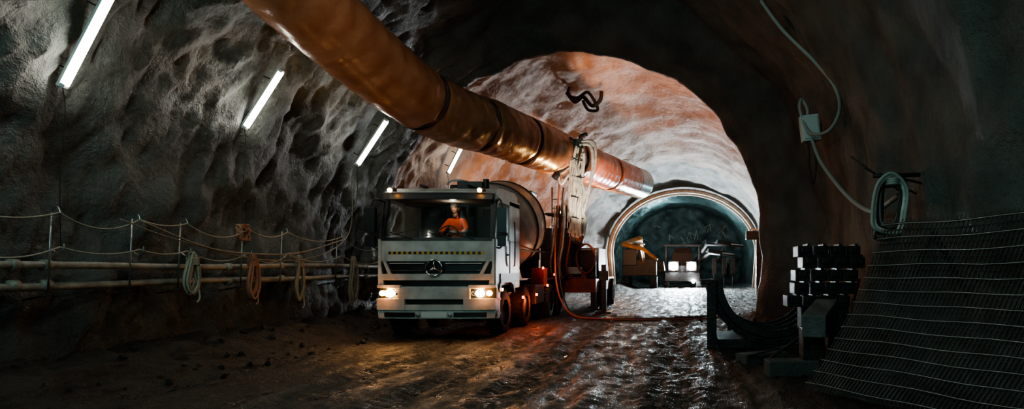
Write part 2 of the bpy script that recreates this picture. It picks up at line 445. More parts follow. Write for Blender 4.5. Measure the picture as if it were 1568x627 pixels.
strip(b,.46,.55,-1.05,-.40,.06,black_pl,.1); strip(b,.46,.55,.40,1.05,.06,black_pl,.1)
strip(b,.82,1.06,-HW,-.70,-.03,black_pl,.1,n=5); strip(b,.82,1.06,.70,HW,-.03,black_pl,.1,n=5)
strip(b,.44,.56,-.26,.26,.05,boxm,.03)
for x in (-.33,.33): b.cyl((x,-.10,.5),(x,.05,.5),.035,bright_steel,10)
n=36
for i in range(n):
    x0=-.98+1.96*i/n
    strip(b,1.745,1.80,x0,x0+1.96/n,.006,yellow if i%2 else black_pl,.01,n=1)
strip(b,2.03,2.09,-1.2,1.2,.02,black_pl,.06)
for s in (-1,1):
    x0,x1=sorted((s*1.10,s*1.2)); strip(b,2.05,2.95,x0,x1,.01,black_pl,.08,n=2,x0t=x0-s*.03,x1t=x1-s*.03)
strip(b,2.90,3.06,-1.16,1.16,.02,white_paint,.1)
roof=[(.22,2.93),(.28,3.05),(.45,3.14),(.8,3.19),(1.9,3.2),(2.15,3.12),(2.15,2.9),(.9,2.9)]
b.prism(roof,-1.15,1.15,white_paint)
for s in (-1,1):
    x0,x1=sorted((s*1.2,s*1.15))
    b.prism([(.08,1.1),(.08,2.06),(2.15,2.06),(2.15,1.0),(1.55,1.0),(1.4,1.14),(.6,1.14),(.45,1.1)],x0,x1,white_paint)
    b.prism([(.1,2.04),(.33,2.95),(.43,2.95),(.2,2.04)],x0,x1,black_pl)
    b.prism([(1.25,2.04),(1.25,2.95),(2.15,2.95),(2.15,2.04)],x0,x1,white_paint)
    b.prism([(.33,2.86),(.3,3.0),(2.15,3.0),(2.15,2.86)],x0,x1,white_paint)
    b.prism([(.2,2.06),(.4,2.88),(1.25,2.88),(1.25,2.06)],s*1.17,s*1.175,glass)
    b.prism([(.5,.95),(.55,1.08),(.75,1.14),(1.3,1.14),(1.5,1.08),(1.6,.9),(1.7,.9),(1.65,1.14),(1.45,1.22),(.6,1.22),(.42,1.1),(.4,.95)],s*1.22,s*.85,black_pl)
    for z in (.5,.8): b.box((s*1.12,.36,z),(.2,.26,.05),dark_metal)
    b.box((s*1.16,.36,.7),(.08,.3,.6),white_paint)
    b.box((s*1.203,1.28,1.6),(.012,.02,.95),black_pl); b.box((s*1.21,1.12,1.75),(.03,.16,.04),black_pl)
    b.prism([(.5,1.16),(.5,1.34),(2.1,1.34),(2.1,1.16)],s*1.2,s*1.215,black_pl)
    b.tube(catmull([(s*1.24,1.45,1.5),(s*1.27,1.45,1.6),(s*1.27,1.45,2.4),(s*1.24,1.45,2.5)],4),.014,black_pl,6)
b.prism([(2.08,1.0),(2.08,3.0),(2.15,3.0),(2.15,1.0)],-1.18,1.18,white_paint)
b.box((0,2.06,2.0),(2.2,.03,1.9),black_pl)
b.box((0,1.1,1.12),(2.3,1.9,.08),black_pl)
b.obj('cab_shell',T,.012)
b=MB(); strip(b,2.08,2.93,-1.13,1.13,.0,glass,.008,x0t=-1.1,x1t=1.1); b.obj('windscreen',T)
b=MB()
strip(b,2.88,3.0,-1.15,1.15,.16,black_pl,.05); strip(b,2.98,3.03,-1.15,1.15,.13,black_pl,.2)
for s in (-1,1): b.box((s*.92,.07,3.08),(.16,.16,.07),black_pl)
b.obj('sun_visor',T,.01)
b=MB()
for s in (-1,1):
    b.cyl((s*.92,-.03,3.06),(s*.92,.0,3.06),.045,amber,12)
    b.cyl((s*.93,.02,.94),(s*.93,-.02,.94),.085,headl,18)
    b.cyl((s*1.1,.09,.94),(s*1.1,.03,.94),.055,amber,14)
    b.cyl((s*.79,.02,.94),(s*.79,-.01,.94),.05,chrome,14)
    b.cyl((s*1.24,.5,1.0),(s*1.26,.5,1.0),.03,amber,8)
b.obj('lamps',T)
b=MB()
b.tube([(.165*math.cos(a),-.055,1.46+.165*math.sin(a)) for a in np.linspace(0,2*pi,33)[:-1]],.019,chrome,8,closed=True)
for k in range(3):
    a=pi/2+k*2*pi/3; b.tube([(0,-.06,1.46),(.16*math.cos(a),-.055,1.46+.16*math.sin(a))],[.03,.006],chrome,6)
b.obj('radiator_badge',T)
b=MB()
for x0,x1 in ((-.95,-.25),(-.15,.55),(.3,.95)):
    z1=2.2; b.tube([(x0+.5,fy(x0+.5,2.05)-.05,2.06),(x0,fy(x0,z1)-.03,z1)],.012,black_pl,6)
    b.tube([(x0-.08,fy(x0,2.12)-.025,2.12),(x1-.15,fy(x1,2.3)-.025,2.26)],.009,black_pl,5)
for s in (-1,1):
    b.box((s*1.36,.1,2.45),(.2,.14,.52),black_pl); b.box((s*1.36,.1,2.02),(.18,.13,.22),black_pl)
    b.tube(catmull([(s*1.16,.3,2.85),(s*1.3,.14,2.88),(s*1.38,.1,2.7)],5),.02,black_pl,6)
    b.tube(catmull([(s*1.18,.2,1.9),(s*1.3,.14,1.88),(s*1.38,.1,2.0)],5),.02,black_pl,6)
b.obj('mirrors_and_wipers',T,.02)
b=MB()
b.box((.42,1.2,3.28),(.55,.6,.16),dark_metal); b.cyl((.75,1.0,3.22),(.75,1.0,3.42),.07,dark_metal,12)
b.tube(catmull([(-.1,1.0,3.3),(0,.9,3.36),(.2,.9,3.38),(.35,1.0,3.36)],5),.025,cable_m,8)
b.cyl((-.2,1.5,3.28),(.6,1.5,3.28),.08,dark_metal,12)
for s in (-1,1): b.box((s*.5,.7,3.22),(.05,.4,.06),dark_metal)
b.obj('roof_equipment',T,.01)
def wheel(b,c,r=.5,w=.3,mat=rubber,hub=dark_metal):
    a=Vector(c)-Vector((w/2,0,0)); bb=Vector(c)+Vector((w/2,0,0))
    b.lathe([(0,.28*r/.5),(.0,r*.86),(.03,r*.97),(w*.25,r),(w*.75,r),(w-.03,r*.97),(w,r*.86),(w,.28*r/.5)],a,bb,mat,28)
    b.lathe([(.06,.0),(.06,r*.3),(.02,r*.58),(w-.02,r*.58),(w-.06,r*.3),(w-.06,0)],a,bb,hub,20)
    for k in range(26):
        an=2*pi*k/26
        b.box(Vector(c)+Vector((0,math.cos(an)*r,math.sin(an)*r)),(w*.9,.05,.03),mat,rot=(an-pi/2,0,0))
b=MB()
for y in (1.0,2.9):
    for s in (-1,1): wheel(b,(s*1.03,y,.49))
for y in (5.6,6.95):
    for s in (-1,1): wheel(b,(s*.98,y,.49),w=.55)
for y in (1.0,2.9,5.6,6.95): b.cyl((-.9,y,.5),(.9,y,.5),.08,dark_metal,10)
b.box((0,1.2,.62),(1.5,.8,.5),dark_metal)
b.obj('wheels',T)
b=MB()
for s in (-1,1):
    b.box((s*.42,4.4,.95),(.1,7.6,.28),dark_metal)
    b.box((s*1.0,4.25,.75),(.45,1.1,.5),dark_metal)
    b.box((s*1.05,5.0,1.2),(.35,.5,.5),red)
    b.prism([(5.0,1.05),(5.1,1.15),(7.6,1.15),(7.7,1.0),(7.65,1.0),(7.5,1.1),(5.2,1.1)],s*1.22,s*.7,black_pl)
    b.box((s*.5,2.75,1.6),(.12,.4,1.1),dark_metal); b.box((s*.5,6.9,1.7),(.12,.5,1.3),dark_metal)
b.box((0,2.75,1.5),(1.1,.35,.9),dark_metal); b.box((0,6.9,2.2),(1.1,.25,.2),dark_metal)
b.cyl((1.0,2.4,1.0),(1.0,2.4,2.7),.09,dark_metal,12)
b.cyl((-1.0,2.4,1.3),(-1.0,2.4,2.2),.28,white_paint,16)
b.tube([(1.12,2.3,1.1),(1.12,2.3,1.9),(1.12,7.2,1.9),(1.12,7.2,1.1)],.025,dark_metal,6)
b.obj('chassis',T,.01)
b=MB()
b.lathe([(0,.0),(0,.45),(.12,.55),(.9,1.02),(1.5,1.21),(2.4,1.21),(3.0,1.08),(4.0,.75),(4.5,.55),(4.5,.45)],(0,2.65,2.2),(0,7.1,3.1),white_paint,40)
for t,r in ((1.5,1.225),(2.4,1.225)):
    b.lathe([(t-.04,r-.02),(t-.04,r+.01),(t+.04,r+.01),(t+.04,r-.02)],(0,2.65,2.2),(0,7.1,3.1),dark_metal,40)
b.obj('mixer_drum',T)
b=MB()
b.lathe([(0,.25),(.5,.55),(.55,.55),(.05,.22)],(0,7.3,3.3),(0,7.3,3.9),dark_metal,4,False)
b.box((0,7.5,2.5),(1.0,.1,1.6),dark_metal)
b.prism([(7.3,2.0),(7.3,2.3),(8.3,1.3),(8.3,1.1)],-.25,.25,dark_metal)
for x in (.95,1.3): b.cyl((x,7.3,.9),(x,7.3,4.0),.022,bright_steel,8)
for z in np.arange(1.1,3.9,.28): b.cyl((.95,7.3,z),(1.3,7.3,z),.016,bright_steel,6)
b.box((1.1,7.0,3.1),(.5,.7,.04),dark_metal)
b.tube([(1.3,7.3,4.0),(1.3,6.6,4.0),(1.3,6.6,3.1)],.02,bright_steel,6)
b.obj('hopper_and_ladder',T)
b=MB()
for y,z in ((2.35,.75),(3.8,.75),(4.6,1.45),(5.2,.95),(6.2,1.25)): b.box((1.24,y,z),(.03,.09,.06),redlamp)
b.obj('side_marker_lamps',T)
b=MB()
strip(b,1.95,2.1,-1.08,1.08,-.12,black_pl,.35)
for x in (-.62,.05,.6):
    b.box((x,1.35,1.75),(.5,.5,.14),seatm); b.box((x,1.62,2.2),(.46,.14,.85),seatm,rot=(-.12,0,0)); b.box((x,1.7,2.72),(.26,.1,.2),seatm)
b.tube([(.05+.21*math.cos(a),.60+.09*math.sin(a),2.19+.18*math.sin(a)) for a in np.linspace(0,2*pi,25)[:-1]],.016,black_pl,8,closed=True)
b.cyl((.05,.60,2.19),(.05,.42,1.9),.03,black_pl,8)
b.tube([(-.16,.6,2.19),(.26,.6,2.19)],.014,black_pl,6)
b.obj('cab_interior',T,.02)
light('cab_fill','POINT',(.1,.75,2.83),5,(1,.75,.55),.06,parent=T)  # added fill that makes the driver visible, no fitting modelled
for s in (-1,1):
    light('headlamp_beam','SPOT',(s*.93,-.06,.94),22,(1,.5,.2),.06,target=(s*.93,-2.5,-.3),spot=90,parent=T,blend=.9)
    light('indicator_glow','POINT',(s*1.05,-.14,.94),5,(1,.33,.08),.05,parent=T)
light('side_marker_glow','POINT',(1.4,3.6,.6),20,(1,.14,.04),.08,parent=T)
light('under_cab_glow','POINT',(1.3,1.9,.75),14,(1,.18,.05),.08,parent=T)

# ------------------------------------------------------------------ driver
D=empty('truck_driver',(-5.03,13.4,0))
def skinmesh(name,verts,edges,radii,mat,parent,root=0,sub=2):
    me=bpy.data.meshes.new(name); me.from_pydata(verts,edges,[]); ob=bpy.data.objects.new(name,me); C.objects.link(ob)
    sk=ob.modifiers.new('skin','SKIN'); sk.use_smooth_shade=True
    for i,r in enumerate(radii):
        rr=r if isinstance(r,tuple) else (r,r)
        me.skin_vertices[0].data[i].radius=rr; me.skin_vertices[0].data[i].use_root=(i==root)
    sb=ob.modifiers.new('sub','SUBSURF'); sb.levels=sub; sb.render_levels=sub
    me.materials.append(mat); ob.parent=parent; return ob
V=[(0,1.25,1.92),(0,1.24,2.08),(0,1.2,2.25),(0,1.16,2.42),(0,1.13,2.55),(0,1.11,2.62),
   (.17,1.13,2.50),(.27,1.02,2.32),(.24,.80,2.22),(.20,.68,2.24),
   (-.17,1.13,2.50),(-.28,1.02,2.30),(-.25,.80,2.20),(-.20,.68,2.22)]
Eg=[(0,1),(1,2),(2,3),(3,4),(4,5),(3,6),(6,7),(7,8),(8,9),(3,10),(10,11),(11,12),(12,13)]
R=[(.17,.13),(.16,.125),(.17,.12),(.17,.11),(.075,.075),(.055,.055),.078,.06,.048,.038,.078,.06,.048,.038]
skinmesh('jacket',V,Eg,R,hivis,D)
V=[(0,1.28,1.9),(.1,1.25,1.88),(.15,.85,1.93),(.15,.72,1.5),(.15,.62,1.24),(.15,.5,1.22),(-.1,1.25,1.88),(-.15,.85,1.93),(-.15,.72,1.5),(-.15,.62,1.24),(-.15,.5,1.22)]
Eg=[(0,1),(1,2),(2,3),(3,4),(4,5),(0,6),(6,7),(7,8),(8,9),(9,10)]
skinmesh('trousers',V,Eg,[.12,.11,.075,.06,.045,.04,.11,.075,.06,.045,.04],dark_cloth,D)
b=MB()
for z,rx,ry,yc in ((2.12,.175,.135,1.235),(2.27,.18,.13,1.195)):
    n=28; vs=[]
    for k in range(n):
        a=2*pi*k/n
        for dz in (-.022,.022): vs.append((rx*math.cos(a),yc+ry*math.sin(a),z+dz))
    b.add(vs,[(2*k,2*k+1,(2*k+3)%(2*n),(2*k+2)%(2*n)) for k in range(n)],reflect,True)
b.obj('reflective_bands',D)
bm=bmesh.new(); bmesh.ops.create_uvsphere(bm,u_segments=32,v_segments=24,radius=1)
hc=Vector((-.01,1.05,2.77))
for v in bm.verts:
    x,y,z=v.co; fx=1-.18*max(0,-z); X=x*.076*fx; Y=y*.096; Zz=z*.118
    if y<0:
        Y-=.024*math.exp(-((x/.16)**2+((z+.12)/.2)**2))
        Y-=.012*math.exp(-((x/.3)**2+((z+.72)/.14)**2))
        for s in (-1,1): Y+=.012*math.exp(-(((x-s*.4)/.17)**2+((z-.06)/.12)**2))
        Y+=.005*math.exp(-((x/.3)**2+((z+.44)/.05)**2))
    v.co=hc+Vector((X,Y,Zz))
me=bpy.data.meshes.new('head'); bm.to_mesh(me); bm.free(); me.materials.append(skin)
for p in me.polygons: p.use_smooth=True
ob=bpy.data.objects.new('head',me); C.objects.link(ob); ob.parent=D
b=MB()
b.cyl((-.005,1.09,2.58),(-.01,1.07,2.70),.052,skin,14)
for s in (-1,1):
    e0=hc+Vector((s*.03,-.083,.008)); b.lathe([(0,.001),(.004,.007),(.008,.009),(.012,.006)],e0+Vector((0,.008,0)),e0-Vector((0,.02,0)),hairm,8)
    b.tube([hc+Vector((s*.074,.01,.02)),hc+Vector((s*.085,.015,.01)),hc+Vector((s*.08,.01,-.03))],[.012,.014,.008],skin,8)
    b.tube([hc+Vector((s*.012,-.092,.03)),hc+Vector((s*.05,-.08,.03))],.004,hairm,5)
b.tube([hc+Vector((-.025,-.092,-.052)),hc+Vector((0,-.098,-.05)),hc+Vector((.025,-.092,-.052))],.005,ropeR,6)
b.obj('face_parts',D)
b=MB()
b.lathe([(-.01,.094),(.0,.098),(.03,.097),(.07,.082),(.098,.05),(.11,.001)],hc+Vector((0,.008,.045)),hc+Vector((0,.008,.3)),helm,26)
b.box(hc+Vector((0,-.10,.045)),(.12,.08,.012),helm,rot=(.2,0,0))
b.lathe([(-.05,.082),(-.01,.09),(0,.09)],hc+Vector((0,.014,.03)),hc+Vector((0,.014,.3)),hairm,20)
b.obj('hard_hat',D)
for s in (-1,1):
    wx=s*.20; w=Vector((wx,.69,2.23)); V=[tuple(w+Vector((0,.02,-.005))),tuple(w+Vector((-s*.005,-.02,.005))),tuple(w+Vector((-s*.01,-.06,.015)))]; Eg=[(0,1),(1,2)]; R=[(.022,.028),(.02,.036),(.018,.038)]
    base=w+Vector((-s*.01,-.06,.015))
    for k,(dz,ln) in enumerate(((.03,.85),(.01,1.0),(-.01,.95),(-.03,.75))):
        p1=base+Vector((0,-.03*ln,dz)); p2=p1+Vector((-s*.022*ln,-.022*ln,0)); p3=p2+Vector((-s*.022*ln,.012,0))
        i=len(V); V+=[tuple(p1),tuple(p2),tuple(p3)]; Eg+=[(2,i),(i,i+1),(i+1,i+2)]; R+=[.0095,.0088,.0078]
    i=len(V); V+=[tuple(w+Vector((-s*.02,-.035,.03))),tuple(w+Vector((-s*.035,-.06,.035)))]; Eg+=[(1,i),(i,i+1)]; R+=[.0105,.009]
    skinmesh('hand',V,Eg,R,skin,D)

# ------------------------------------------------------------------ shotcrete spraying machine behind the truck
S=empty('shotcrete_spraying_machine',(-3.9,21.8,0))
b=MB()
b.box((0,2.5,.85),(2.1,5.6,.45),red); b.box((.15,.3,.95),(1.1,.8,.6),red)
b.box((.55,1.6,1.6),(.95,1.9,1.05),dark_metal); b.box((-.5,3.6,1.7),(1.0,2.2,1.3),grey_paint)
b.box((.6,.5,1.6),(.75,.5,.95),black_pl,rot=(.1,0,0))
b.prism([(.4,2.1),(.5,2.8),(1.9,2.8),(1.9,2.1)],-.95,0,grey_paint)
b.box((-.45,.42,1.75),(.9,.3,1.2),grey_paint)
for s in (-1,1):
    b.box((s*.95,-.1,.6),(.18,.18,1.0),dark_metal); b.box((s*.95,-.1,.12),(.35,.35,.06),dark_metal)
b.box((.3,.05,1.3),(.5,.3,.35),boxm)
b.lathe([(0,.2),(.5,.55),(.55,.55)],(-.4,-.2,.6),(-.4,-.2,1.4),dark_metal,20)
for x in (-.9,-.3): b.cyl((x,.4,2.8),(x,.4,3.3),.02,bright_steel,6)
b.tube([(-.9,.4,3.3),(-.3,.4,3.3),(-.3,1.8,3.3),(-.9,1.8,3.3)],.02,bright_steel,6)
b.obj('body',S,.02)
b=MB()
for y in (.9,4.2):
    for s in (-1,1): wheel(b,(s*1.0,y,.5),r=.5,w=.34)
b.obj('wheels',S)
b=MB()
for k in range(6): b.tube([(.7+.3*math.cos(a),-.05-.04*k,1.75+.48*math.sin(a)) for a in np.linspace(0,2*pi,25)[:-1]],.028,[cable_d,cable_m,hoser][k%3],6,closed=True)
for k in range(8):
    x=.25-.07*k; P=catmull([(x+.35,-2.4,3.3),(x+.3,-2.3,2.3),(x+.1,-1.8,1.6),(x,-.9,1.15),(x,-.1,1.2)],8); b.tube(P,.028,[hoser,cable_d,cable_d,hosew][k%4],8)
b.obj('hoses',S)
b=MB()
b.cyl((.2,.3,1.9),(.2,.3,2.5),.25,dark_metal,20)
b.tube([(.2,.3,2.4),(.6,-.9,2.3),(.82,-2.2,2.35)],[.16,.14,.13],grey_paint,8)
b.tube([(.82,-2.25,2.3),(.78,-2.55,3.3),(.84,-2.6,4.4),(.86,-2.6,5.0)],[.13,.12,.10,.08],orange_m,8)
b.cyl((.70,-2.4,2.6),(.76,-2.62,4.1),.045,bright_steel,10)
b.box((.84,-2.6,5.05),(.3,.26,.34),dark_metal)
b.tube([(.84,-2.6,5.1),(.6,-2.75,5.22),(.35,-2.85,5.05)],.07,dark_metal,10)
b.tube([(.84,-2.6,5.1),(.95,-2.75,5.3),(1.12,-2.8,5.35)],.06,dark_metal,10)
b.cyl((.35,-2.85,5.05),(.22,-2.95,4.9),.09,dark_metal,12,r2=.04)
b.cyl((.3,-2.85,4.2),(.62,-2.7,4.5),.07,dark_metal,10); b.cyl((.18,-2.9,4.05),(.3,-2.85,4.2),.1,dark_metal,10)
b.obj('boom',S,.01)
b=MB()
for k in range(22):
    x=.66+.04*(k%8)+random.uniform(-.03,.03); y=-2.76-.05*(k//8); zb=random.uniform(2.1,3.1); zt=random.uniform(4.5,5.15)
    P=[(x+random.uniform(-.06,.06)+(.09*math.sin(z*1.9+k*.4)),y+.03*math.sin(z*3+k),z) for z in np.linspace(zb,zt,7)]
    b.tube(catmull(P,5),random.uniform(.025,.05),hosew,8)
b.tube(catmull([(.9,-2.7,5.05),(1.22,-2.75,5.0),(1.28,-2.75,4.4),(1.15,-2.75,3.6),(1.0,-2.75,3.0),(.95,-2.7,2.5)],8),.045,hosew,8)
b.tube(catmull([(.95,-2.7,5.15),(1.32,-2.75,5.1),(1.36,-2.75,4.5),(1.2,-2.75,3.9),(1.0,-2.75,3.4)],8),.04,hosew,8)
b.tube(catmull([(.5,-2.8,5.1),(.32,-2.8,5.3),(.12,-2.8,5.1),(.3,-2.8,4.8),(.6,-2.78,4.75),(.8,-2.7,4.5)],8),.035,cable_d,8)
b.tube(catmull([(.6,-2.75,4.2),(.35,-2.75,3.9),(.3,-2.75,4.3),(.5,-2.75,4.8)],8),.035,hosew,8)
for z in (2.9,3.5,4.1,4.6):
    b.tube([(.82+.2*math.cos(a),-2.72+.2*math.sin(a),z+.03*math.sin(a*2)) for a in np.linspace(0,2*pi,17)[:-1]],.018,cable_d,6,closed=True)
b.obj('boom_hose_bundle',S)
b=MB()
b.tube(catmull([(.35,-2.7,4.2),(.28,-2.8,3.2),(.22,-2.9,2.2),(.25,-3.0,1.2),(.45,-3.2,.5),(.85,-3.4,.1),(1.6,-3.7,.04),(2.8,-3.9,.03),(4.2,-3.6,.03),(5.2,-3.2,.05)],10),.026,hoser,8)
b.tube(catmull([(.42,-2.7,3.8),(.36,-2.8,2.8),(.32,-2.9,1.6),(.5,-3.1,.6),(1.0,-3.4,.06),(2.4,-3.6,.03),(3.9,-3.2,.03),(4.8,-2.6,.05)],10),.024,cable_d,8)
b.obj('trailing_hose',S)
b=MB()
for x,y,z in ((-.15,-.0,3.25),(.45,.1,3.0)):
    b.box((x,y,z),(.26,.1,.2),dark_metal); b.box((x,y-.055,z),(.22,.02,.16),workl)
    b.cyl((x,y,z-.1),(x,y,2.0),.02,dark_metal,6)
b.obj('work_lamps',S)
b=MB()
for x,z in ((0.35,1.0),(-.6,1.0)): b.box((x,-.13,z),(.09,.04,.06),redlamp)
b.obj('rear_lamps',S)
b=MB(); b.box((-2.5,20.8,.75),(.16,.16,1.6),dark_metal); b.box((-2.5,20.8,.03),(.5,.5,.06),dark_metal); b.box((-2.5,20.7,1.2),(.3,.03,.3),dark_metal)
b.obj('steel_bollard',bevel=.01)

# ------------------------------------------------------------------ rib arch at inner portal
b=MB()
cx,hw,za=sect(40)
def arch(hwm,zam,y,r,mat):
    P=[(cx+hwm*.96,y,-.1)]+[(cx+hwm*math.cos(a),y,Z0+(zam-Z0)*math.sin(a)) for a in np.linspace(0,pi,50)]+[(cx-hwm*.96,y,-.1)]
    b.tube(P,r,mat,8)
arch(hw-.14,za-.14,39.6,.13,rimm); arch(hw-.3,za-.3,39.95,.07,rimm)
b.obj('steel_arch_rib')
b=MB()
b.box((3.75,34,3.1),(.9,.5,.45),dark_metal); b.box((4.0,34,1.5),(.35,.4,3.2),dark_metal); b.box((3.7,33.8,3.4),(.5,.2,.1),boxm)
b.obj('electrical_cabinet',bevel=.02)
b=MB()
c=Vector((-3.75,24.6,7.75))
b.tube(catmull([c+Vector(v) for v in ((-.6,0,.3),(-.3,0,-.05),(.0,.1,.15),(.35,0,-.2),(.65,0,.0),(.7,0,.35))],8),.075,cable_d,8)
b.tube(catmull([c+Vector(v) for v in ((-.5,0,.5),(-.55,0,.2),(-.2,0,.1),(.2,0,.3),(.55,.1,-.3),(.2,0,-.35),(.0,0,.0))],8),.06,cable_d,8)
b.obj('hanging_cable_tangle')

# ------------------------------------------------------------------ far vehicles
J=empty('drilling_jumbo',(-.0,45,0))
b=MB()
b.box((0,2.2,1.1),(2.3,4.2,.9),dark_metal); b.box((0,.3,.75),(2.4,.5,.6),dark_metal)
b.box((0,1.2,2.95),(2.6,2.2,.14),dark_metal)
for x in (-1.15,1.15):
    for y in (.2,2.2): b.box((x,y,2.1),(.12,.12,1.7),dark_metal)
b.box((0,1.8,2.0),(1.5,.8,.9),black_pl); b.box((0,1.8,2.6),(1.2,.5,.4),dark_metal)
for s in (-1,1):
    wheel(b,(s*1.15,.9,.55),r=.55,w=.4); wheel(b,(s*1.15,3.6,.55),r=.55,w=.4)
    b.box((s*.62,.02,1.5),(.7,.14,.64),dark_metal)
b.obj('body',J,.02)
b=MB()
for s in (-1,1): b.cyl((s*.62,-.06,1.5),(s*.62,-.12,1.5),.28,blueh,18)
b.cyl((.75,-.0,.45),(.75,-.03,.45),.12,blueh,12)  # low glowing disc stands in for a headlight's reflection
b.obj('headlights',J)
b=MB()
for x0,z1,x1 in ((1.2,2.4,2.6),(1.0,3.0,3.2)):
    b.tube([(x0,1.0,1.9),(x0+.7,-.3,z1),(x1,-1.2,z1-.1)],[.16,.13,.11],dark_metal,8)
    b.box((x1,-1.0,z1),(1.9,.25,.25),dark_metal,rot=(0,.15,.3)); b.cyl((x1-1,-.9,z1+.1),(x1+.9,-1.2,z1-.1),.05,bright_steel,8)
for x in (2.2,2.9,3.5): b.box((x,.4,1.5),(.3,.4,1.1),dark_metal); b.cyl((x,.4,0),(x,.4,1.0),.05,dark_metal,6)
b.obj('drill_booms',J,.01)
for s in (-1,1): light('headlight_beam','SPOT',(s*.62,-.2,1.5),450,(.62,.88,1),.1,target=(s*.62-.4,-7,.0),spot=75,parent=J,blend=.8)
X=empty('tracked_excavator',(-2.9,44,0))
b=MB()
for s in (-1,1): b.prism([(-.2,.1),(0,0),(3,0),(3.3,.3),(3.2,.75),(0,.8),(-.3,.4)],s*.95-.25,s*.95+.25,steel)
b.box((0,1.5,1.4),(2.3,2.8,1.1),dark_metal); b.box((-.65,.6,2.1),(.95,1.3,1.1),black_pl); b.box((.5,2.2,2.1),(1.2,1.2,.5),dark_metal)
b.obj('body',X,.03)
b=MB()
b.tube([(.2,.3,1.8),(.1,-1.3,3.3),(-.9,-2.2,2.9)],[.2,.22,.16],orange_m,6); b.tube([(-.9,-2.2,2.9),(.4,-2.6,2.6),(1.3,-2.8,1.9)],[.15,.13,.1],orange_m,6)
b.cyl((.2,-.2,1.9),(.1,-1.5,2.8),.07,bright_steel,8); b.cyl((-.6,-2.2,3.1),(.5,-2.6,2.9),.06,bright_steel,8)
b.prism([(1.2,1.9),(1.7,1.8),(1.8,1.2),(1.3,1.1),(1.5,1.4)],-3.1,-2.4,steel,axis='y')
b.obj('arm_and_bucket',X,.01)
light('excavator_worklight','SPOT',(-3.4,40.4,1.2),45,(1,.5,.22),.1,target=(-3.0,42,3.0),spot=90)
b=MB()
for i in range(16):
    x=random.uniform(-3.6,4.0); z=random.uniform(2.2,5.4); y=55.9
    for k in range(3):
        a=random.uniform(3.4,6.0); l=random.uniform(.4,1.1); b.tube(catmull([(x,y,z),(x+.3*l*math.cos(a),y-.1,z+.5*l*math.sin(a)),(x+l*.6*math.cos(a),y-.1,z+l*math.sin(a))],4),.018,ropeT,5)
b.obj('detonator_wires')

# ------------------------------------------------------------------ right side: cables, box, coil
b=MB()
b.tube(catmull([(1.55,12.9,6.75),(1.95,12.7,6.1),(2.5,12.4,5.4),(2.85,12.2,4.85),(2.98,12.4,4.45),(2.85,12.8,4.15),(2.6,13.4,4.25),(2.45,13.6,4.75),(2.5,13.7,5.0),(2.62,13.7,4.8),(2.62,13.7,4.55)],10),.036,cable_m,8)
b.tube(catmull([(1.75,12.9,6.9),(2.1,12.7,6.2),(2.6,12.4,5.5),(2.95,12.2,4.95),(3.05,12.3,4.55)],8),.02,cable_d,8)
b.tube(catmull([(2.68,13.6,4.2),(2.75,13.2,3.7),(2.85,12.6,3.25),(2.95,11.8,2.8),(3.0,11.0,2.5),(3.0,10.2,2.35),(3.02,9.6,2.42),(3.05,9.2,2.5)],10),.038,cable_m,8)
b.tube(catmull([(2.6,13.6,4.2),(2.62,13.5,3.8),(2.6,13.4,3.5),(2.68,13.4,3.2),(2.74,13.4,3.6),(2.7,13.5,4.1)],10),.02,cable_d,8)
b.obj('wall_cable')
b=MB(); b.box((2.66,13.65,4.38),(.38,.24,.54),boxm,rot=(0,-.12,0)); b.box((2.66,13.52,4.38),(.32,.03,.46),boxm,rot=(0,-.12,0)); b.box((2.86,13.72,4.4),(.12,.1,.2),dark_metal)
b.cyl((2.6,13.6,4.05),(2.6,13.6,4.15),.03,cable_d,8); b.cyl((2.74,13.6,4.05),(2.74,13.6,4.15),.03,cable_d,8)
b.obj('junction_box',bevel=.015)
b=MB()
for k in range(13):
    x=3.04; y0=8.85+.03*k; zt=2.76-.02*(k%3); zb=1.98+.05*(k%4)+random.uniform(-.06,.06); ox=.02*k
    P=catmull([(x-.20+ox,y0,zt),(x-.40+ox*.5+.02*(k%5),y0,zt-.16),(x-.46+ox*.5+.03*(k%5),y0+.02,zb+.2),(x-.42+ox*.4+.03*(k%4),y0,zb-.02*k/2),(x-.1+ox*.3-.03*(k%3),y0,zb-.05),(x-.02+ox*.5-.04*(k%3),y0,zb+.2),(x-.0+ox*.5-.04*(k%3),y0,zt-.2)],7,True)
    b.tube(P,.025,[cable_m,hosew,cable_d,cable_m,cable_d][k%5],8,closed=True)
for k in range(3): b.tube([(2.86+.09*math.cos(a),9.0+.2*math.sin(a),2.68-.03*k) for a in np.linspace(0,2*pi,17)[:-1]],.02,cable_m,6,closed=True)
b.obj('cable_coil')
b=MB()
b.cyl((3.4,9.0,2.62),(2.7,8.9,2.76),.016,steel,6); b.cyl((3.4,9.3,2.5),(2.75,9.9,2.98),.014,steel,6); b.cyl((3.4,10.0,2.6),(2.6,10.1,3.2),.014,steel,6)
b.cyl((3.4,9.1,2.78),(2.6,8.9,2.73),.03,steel,6)
b.obj('wall_anchor_rods')

